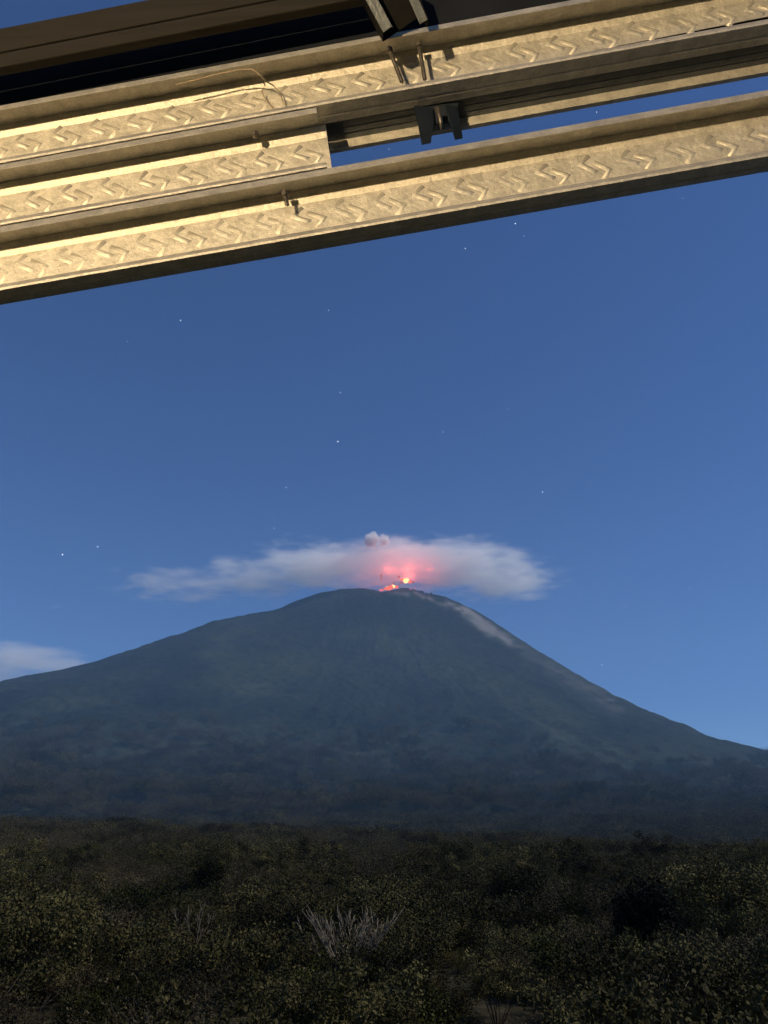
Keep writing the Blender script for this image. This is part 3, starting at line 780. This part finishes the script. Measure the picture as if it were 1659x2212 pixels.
DL, DR = 0.86, 0.825
O0 = at(0, 660, DL)
Uv = (at(1659, 372, DR) - O0).normalized()
TAU = R(7)
w0 = Vector((0, math.cos(TAU), math.sin(TAU)))
Wv = (w0 - Uv * w0.dot(Uv)).normalized()
Vv = Uv.cross(Wv).normalized()
BASIS = Matrix((Uv, Wv, Vv)).transposed().to_4x4()
FW = 0.0285                               # flange width
O0 = O0 - Wv * FW                          # the traced line is the far edge of the bottom flange
mm = 0.001
def roof_frame(name, h):
    """Empty in the frame of the roof edge: x along the beam, y outwards, z up"""
    e = link(bpy.data.objects.new(name, None)); e.empty_display_size = .05
    e.matrix_world = Matrix.Translation(O0 + Vv * h) @ BASIS
    return e
def strip(name, stations, mat, parent, thick=0.9 * mm, bevel=0.0008):
    """a folded sheet: stations = [(s, [(q, h), ...]), ...]; given thickness"""
    v, f = [], []
    n = len(stations[0][1])
    for s, prof in stations:
        P = [Vector((q, h)) for q, h in prof]
        nor = []
        for i in range(n):
            d = (P[min(i + 1, n - 1)] - P[max(i - 1, 0)])
            d.normalize(); nor.append(Vector((-d.y, d.x)))
        for side in (0, 1):
            for i in range(n):
                p = P[i] + nor[i] * (thick * side)
                v.append((s, p.x, p.y))
    S = len(stations)
    for k in range(S - 1):
        a, b = k * 2 * n, (k + 1) * 2 * n
        for side in (0, 1):
            o = side * n
            for i in range(n - 1):
                f.append((a + o + i, a + o + i + 1, b + o + i + 1, b + o + i))
        for i in (0, n - 1):
            f.append((a + i, b + i, b + n + i, a + n + i))
    for k in (0, S - 1):
        a = k * 2 * n
        for i in range(n - 1):
            f.append((a + i, a + i + 1, a + n + i + 1, a + n + i))
    o = mesh_obj(name, v, f, mat, parent)
    fix_normals(o)
    if bevel:
        b = o.modifiers.new('bevel', 'BEVEL'); b.width = bevel; b.segments = 2; b.limit_method = 'ANGLE'; b.angle_limit = R(35)
    return o
HC = 78 * mm
RIB = 2.5 * mm
web_pts = lambda lo: [(FW - RIB, HC), (FW - RIB, HC - 9 * mm), (FW, HC - 16 * mm), (FW, lo)]
upper = [(-4 * mm, HC - 10.5 * mm), (0, HC)]
lower = [(FW - RIB, 0), (0.66 * FW, 0), (0.6 * FW, 0.6 * mm), (0.52 * FW, 0), (0, 0), (0.5 * mm, 1.2 * mm), (4 * mm, 8 * mm)]
full = upper + web_pts(16 * mm) + [(FW - RIB, 9 * mm)] + lower

# the pressed S marks: two low chevron ridges
def mark_mesh():
    v, f = [], []
    def stroke(p0, p1, p2, wd, ht):
        base = len(v)
        P = [Vector(p) for p in (p0, p1, p2)]
        for i, p in enumerate(P):
            d = (P[min(i + 1, 2)] - P[max(i - 1, 0)]).normalized(); nrm = Vector((-d.y, d.x))
            ww = wd * (1.0 if i == 1 else 0.75)
            for kx, hh in ((-1, 0), (-.35, ht), (.35, ht), (1, 0)):
                q = p + nrm * (ww * kx); v.append((q.x, 0.0004 - hh if hh else 0.0004, q.y))
        for i in range(2):
            for k in range(3):
                f.append((base + i * 4 + k, base + i * 4 + k + 1, base + (i + 1) * 4 + k + 1, base + (i + 1) * 4 + k))
        f.append((base, base + 1, base + 2, base + 3)); f.append((base + 8, base + 11, base + 10, base + 9))
    k = mm
    stroke((-4 * k, 14 * k), (-13 * k, 5.5 * k), (1.5 * k, -5 * k), 3.9 * k, 1.8 * k)
    stroke((0 * k, 6.5 * k), (13.5 * k, -4 * k), (6 * k, -13.5 * k), 3.9 * k, 1.8 * k)
    me = bpy.data.meshes.new('embossed_mark'); me.from_pydata(v, [], f); me.update(); me.materials.append(mat_steel)
    bm = bmesh.new(); bm.from_mesh(me); bmesh.ops.recalc_face_normals(bm, faces=bm.faces); bm.to_mesh(me); bm.free()
    me.polygons.foreach_set('use_smooth', [True] * len(me.polygons))
    return me
MARK = mark_mesh()
MRNG = random.Random(8)
def marks(parent, s_first, s_last, h, pitch):
    s = s_first
    while s < s_last:
        o = link(bpy.data.objects.new('embossed_mark', MARK)); o.parent = parent
        o.location = (s + MRNG.uniform(-1, 1) * mm, FW, h + MRNG.uniform(-1.2, 1.2) * mm); o.rotation_euler = (0, MRNG.uniform(-.09, .09), 0)
        o.scale = (1.22 * MRNG.uniform(.92, 1.08), MRNG.uniform(.35, .95), 1.12 * MRNG.uniform(.9, 1.08))
        s += pitch
def s_at(px, py, d=0.85):
    return (at(px, py, d) - O0).dot(Uv)
S0, S1 = -0.30, 1.25
PITCH_M = 0.0455
HB, HA = 82 * mm, 164 * mm
# lowest beam
bC = roof_frame('steel_channel', 0.0); tag(bC, 'lowest embossed steel channel edging the roof against open sky', 'steel beam', 'embossed channels of the roof edge')
strip('channel', [(S0, full), (S1, full)], mat_steel, bC)
marks(bC, s_at(52, 580) - 4 * PITCH_M, S1, 43 * mm, PITCH_M)
# short middle beam
sB = s_at(712, 340)
bB = roof_frame('steel_channel', HB); tag(bB, 'short middle embossed steel channel whose cut end shows beside the sky gap', 'steel beam', 'embossed channels of the roof edge')
bprof = web_pts(16 * mm) + [(FW - RIB, 9 * mm)] + lower[:1]
strip('channel', [(S0, bprof), (sB, bprof)], mat_steel, bB)
strip('upper_flange', [(S0, upper + [(FW - RIB, HC)]), (sB - 6 * mm, upper + [(FW - RIB, HC)])], mat_steel, bB)
strip('lower_flange', [(S0, lower), (sB - 4 * mm, lower)], mat_steel, bB)
marks(bB, s_at(48, 455) - 4 * PITCH_M, sB - 22 * mm, 43 * mm, PITCH_M)
# top beam: its web stops short of the lower flange, leaving a dark slot that opens towards both ends
bA = roof_frame('steel_channel', HA); tag(bA, 'topmost embossed steel channel with two screws and a loop of wire', 'steel beam', 'embossed channels of the roof edge')
up = lambda lo: upper + web_pts(lo)
strip('channel', [(S0, up(35 * mm)), (s_at(0, 340), up(32 * mm)), (s_at(420, 260), up(20 * mm)), (s_at(800, 200), up(20 * mm)), (s_at(1200, 130), up(32 * mm)), (s_at(1659, 60), up(36 * mm)), (S1, up(37 * mm))], mat_steel, bA)
strip('lower_flange', [(S0, [(FW, 0)] + lower[1:]), (S1, [(FW, 0)] + lower[1:])], mat_steel, bA)
marks(bA, s_at(95, 305) - 4 * PITCH_M, S1, 46.5 * mm, PITCH_M)
# batten behind the top beam
bD = roof_frame('roof_batten', HA); tag(bD, 'thin steel batten with lit lip behind the topmost channel above the gap', 'roof batten')
q0 = FW + 1.5 * mm
strip('channel', [(S0, [(q0, 50 * mm), (q0 + 30 * mm, 50 * mm), (q0 + 30 * mm, 3 * mm)]), (S1, [(q0, 50 * mm), (q0 + 30 * mm, 50 * mm), (q0 + 30 * mm, 3 * mm)])], mat_recess_shade, bD)
pr = [(q0, 0.2 * mm), (q0 + 9 * mm, 0.2 * mm), (q0 + 10 * mm, 1 * mm), (q0 + 11 * mm, 0.2 * mm), (q0 + 19 * mm, .2 * mm), (q0 + 20 * mm, 1 * mm), (q0 + 21 * mm, .2 * mm), (q0 + 29 * mm, 0.2 * mm)]
strip('soffit', [(S0, pr), (S1, pr)], mat_dark_steel, bD)
pr = [(q0 + 29.5 * mm, 2 * mm), (q0 + 29.5 * mm, -11 * mm), (q0 + 36 * mm, -11 * mm)]
strip('lip', [(S0, pr), (S1, pr)], mat_steel, bD)

# screws and the loop of wire -----------------------------------------
def screw(label, px, py, h0, ln, q, parent_h, tilt=(0, 0), r=1.9 * mm):
    t = roof_frame('screw', 0); s = s_at(px, py)
    t.matrix_world = Matrix.Translation(O0 + Uv * s + Wv * q + Vv * h0) @ BASIS
    tag(t, label, 'screw', 'screws through the steel channels')
    tb = Tubes()
    ts = [Vector((tilt[0] * k, tilt[1] * k, -ln * k)) for k in (0, .85, 1.0)]
    tb.tube(ts, [r, r, r * .2], 8); 
    for k in range(int(ln / (2.4 * mm))):
        z = -2.4 * mm * k; c = Vector((tilt[0] * (-z / ln), tilt[1] * (-z / ln), z))
        tb.tube([c, c - Vector((0, 0, .7 * mm))], [r * 1.3, r * 1.3], 8)
    tb.obj('shank', mat_screw, t)
    hd = Tubes(); hd.tube([(0, 0, 2 * mm), (0, 0, -3.5 * mm)], [r * 2.1, r * 2.1], 6); hd.obj('head', mat_screw, t, False)
screw('left of the two long screws in front of the topmost channel', 842, 90, HA + HC - 14 * mm, 50 * mm, 7 * mm, HA, (8 * mm, 0))
screw('right of the two long screws in front of the topmost channel', 908, 80, HA + HC - 14 * mm, 52 * mm, 7 * mm, HA, (-1 * mm, 0))
screw('short lone screw above the lowest channel near the cut end', 616, 415, HC - 13 * mm, 17 * mm, 10 * mm, 0, (1 * mm, 0))
screw('dark screw stub inside the short middle channel', 546, 290, HB + HC - 12 * mm, 5 * mm, 8 * mm, HB)
wr = roof_frame('wire_loop', 0); tag(wr, 'thin tan wire looped over the topmost channel', 'wire')
wr.matrix_world = Matrix.Translation(O0) @ BASIS
def wpt(px, py, q):
    r = ray(px, py); nW = Wv
    k = (q - (CAM - O0).dot(nW)) / r.dot(nW)
    p = CAM + r * k - O0
    return (p.dot(Uv), p.dot(Wv), p.dot(Vv))
tb = Tubes(); tb.tube([wpt(*a) for a in [(380, 183, -1 * mm), (430, 171, -2 * mm), (480, 158, -3 * mm), (520, 150, -5 * mm), (545, 150, -6 * mm), (562, 162, -4 * mm), (575, 176, 2 * mm), (590, 184, 12 * mm), (604, 200, 20 * mm), (612, 222, 22 * mm), (618, 236, 20 * mm)]], 0.75 * mm, 6)
tb.obj('strand', mat_wire, wr)
tb = Tubes(); tb.tube([wpt(*a) for a in [(545, 151, -5 * mm), (558, 166, 4 * mm), (572, 182, 16 * mm), (566, 200, 21 * mm), (572, 214, 22 * mm), (588, 232, 21 * mm), (598, 239, 16 * mm)]], 0.7 * mm, 6)
tb.obj('strand', mat_wire, wr)

# dark strut end hanging in the gap -------------------------------------
br = empty('strut_bracket', at(945, 250, .872)); tag(br, 'dark forked end of a steel strut hanging in the sky gap', 'bracket')
def plate(name, pix, d0, d1, th, mat, parent):
    """quad plate with thickness; corners given in view order"""
    c = [at(px, py, d) for (px, py, d) in pix]
    n = (c[1] - c[0]).cross(c[2] - c[0]).normalized() * th
    v = [p - parent.location for p in c] + [p + n - parent.location for p in c]
    k = len(c)
    f = [tuple(range(k)), tuple(range(2 * k - 1, k - 1, -1))] + [(i, (i + 1) % k, k + (i + 1) % k, k + i) for i in range(k)]
    return fix_normals(mesh_obj(name, v, f, mat, parent))
plate('plate', [(896, 228, .872), (934, 232, .88), (938, 262, .88), (932, 298, .877), (931, 308, .877), (912, 312, .872), (906, 280, .872)], 0, 0, 1.5 * mm, mat_strut_shade, br)
plate('plate', [(962, 225, .872), (988, 230, .88), (1000, 298, .88), (984, 301, .872), (975, 268, .872)], 0, 0, 1.5 * mm, mat_strut_shade, br)
plate('web_plate', [(896, 226, .884), (990, 222, .884), (984, 262, .884), (938, 268, .884), (905, 268, .884)], 0, 0, 1.5 * mm, mat_strut_shade, br)
tb = Tubes(); tb.tube([at(944, 232, .868) - br.location, at(952, 262, .868) - br.location, at(953, 281, .868) - br.location], [3.2 * mm, 2.6 * mm, 1.2 * mm], 7)
tb.obj('pin', mat_screw, br)

# roof sheet, purlin, rafter ---------------------------------------------
slope = math.tan(R(12))
H0 = 0.318
def roof_sheet(label, qs, ns=260):
    rf = roof_frame('roof_sheet', 0); tag(rf, label, 'roof sheet')
    v, f = [], []
    for i in range(ns + 1):
        s = -2.2 + 4.6 * i / ns
        for q in qs:
            v.append((s, q, H0 - q * slope + 0.006 * math.sin(i * 1.2)))
    for i in range(ns):
        for k in range(len(qs) - 1):
            a = i * len(qs) + k
            f.append((a, a + 1, a + len(qs) + 1, a + len(qs)))
    o = mesh_obj('sheet', v, f, mat_roof, rf, True)
    sd = o.modifiers.new('thickness', 'SOLIDIFY'); sd.thickness = 0.8 * mm; sd.offset = 1
roof_sheet('dark blue corrugated roof sheet along the eave over the steel channels', [0.10, 0.04, -0.02])
roof_sheet('dark blue corrugated roof sheet further in past the open strip of sky', [-0.20, -0.5, -1.2, -2.6])
fl = roof_frame('roof_shade_strip', 0); tag(fl, 'added dark strip for the shaded roof underside behind the topmost channel', 'roof_shade_strip')
strip('strip', [(-.9, [(0.004, 0.2435), (0.006, 0.3085)]), (1.6, [(0.004, 0.2435), (0.006, 0.3085)])], mat_roof_shade, fl, bevel=0)  # added strip, its colour stands in for the dim roof underside
def bar(name, a, b, wdir, hdir, w, h, mat, parent, bev=1.5 * mm):
    """box from a to b (its lower far edge) spanning w along wdir and h along hdir"""
    c = [a, b]
    v = []
    for p in c:
        for (i, j) in ((0, 0), (1, 0), (1, 1), (0, 1)):
            v.append(p + wdir * (w * i) + hdir * (h * j) - parent.location)
    f = [(0, 1, 2, 3), (7, 6, 5, 4), (0, 4, 5, 1), (1, 5, 6, 2), (2, 6, 7, 3), (3, 7, 4, 0)]
    o = fix_normals(mesh_obj(name, v, f, mat, parent))
    b_ = o.modifiers.new('bevel', 'BEVEL'); b_.width = bev; b_.segments = 2
    return o
pu = empty('purlin', at(0, 150, 0.83)); tag(pu, 'brown timber purlin of two boards under the roof sheet', 'purlin')
DP = 0.848
a0, b0 = at(-500, 262, DP + .02), at(800, 12, DP)
ud = (b0 - a0).normalized(); wd = (-Wv - ud * (-Wv).dot(ud)).normalized(); hd = wd.cross(ud).normalized()
if hd.z < 0: hd = -hd
bar('board', a0, b0, wd, hd, 0.012, 0.019, mat_wood, pu)
bar('board', a0 + hd * 0.0205, b0 + hd * 0.0205, wd, hd, 0.0125, 0.033, mat_wood, pu)

ra = empty('rafter', at(850, 40, .8)); tag(ra, 'steel rafter channel opening downward with two lit lips', 'rafter')
def rail(pix0, pix1, wpx, name):
    a, b = at(*pix0), at(*pix1)
    d = (b - a).normalized(); side = (Vector((1, 0, 0)) - d * d.x).normalized(); up_ = d.cross(side).normalized()
    if up_.z < 0: up_ = -up_
    return a, b, side, up_
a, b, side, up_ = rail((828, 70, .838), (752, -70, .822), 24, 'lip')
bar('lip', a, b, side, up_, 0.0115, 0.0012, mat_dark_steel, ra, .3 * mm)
bar('side', a - side * .001, b - side * .001, side, up_, 0.0012, 0.029, mat_recess_shade, ra, .3 * mm)
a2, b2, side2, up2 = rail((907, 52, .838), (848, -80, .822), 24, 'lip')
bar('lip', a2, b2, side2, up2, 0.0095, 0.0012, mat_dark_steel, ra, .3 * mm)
bar('side', a2 + side2 * .0097, b2 + side2 * .0097, side2, up2, 0.0012, 0.029, mat_recess_shade, ra, .3 * mm)
bar('web', a + up_ * .03, b + up_ * .03, side, up_, 0.05, 0.0012, mat_recess_shade, ra, .3 * mm)

# the terrace bulb that lights the beams -----------------------------------
mid = O0 + Uv * s_at(829, 440)
LP = mid - Wv * 3.4 - Uv * 1.6 + Vv * 0.0
lamp = empty('terrace_bulb', LP); tag(lamp, 'bare warm bulb hanging on a cord under the terrace roof', 'lamp')
bulb = blob('bulb', LP, 0.05, emis_mat('bulb_glow', (1.0, 0.72, 0.39), 7300), lamp, 3, 0.0)
tb = Tubes(); tb.tube([(0, 0, .049), (0, 0, .095)], .018, 10); tb.obj('socket', mat_screw, lamp)
tb = Tubes(); tb.tube([(0, 0, .095), (0, 0, .95)], .003, 6); tb.obj('cord', mat_screw, lamp)
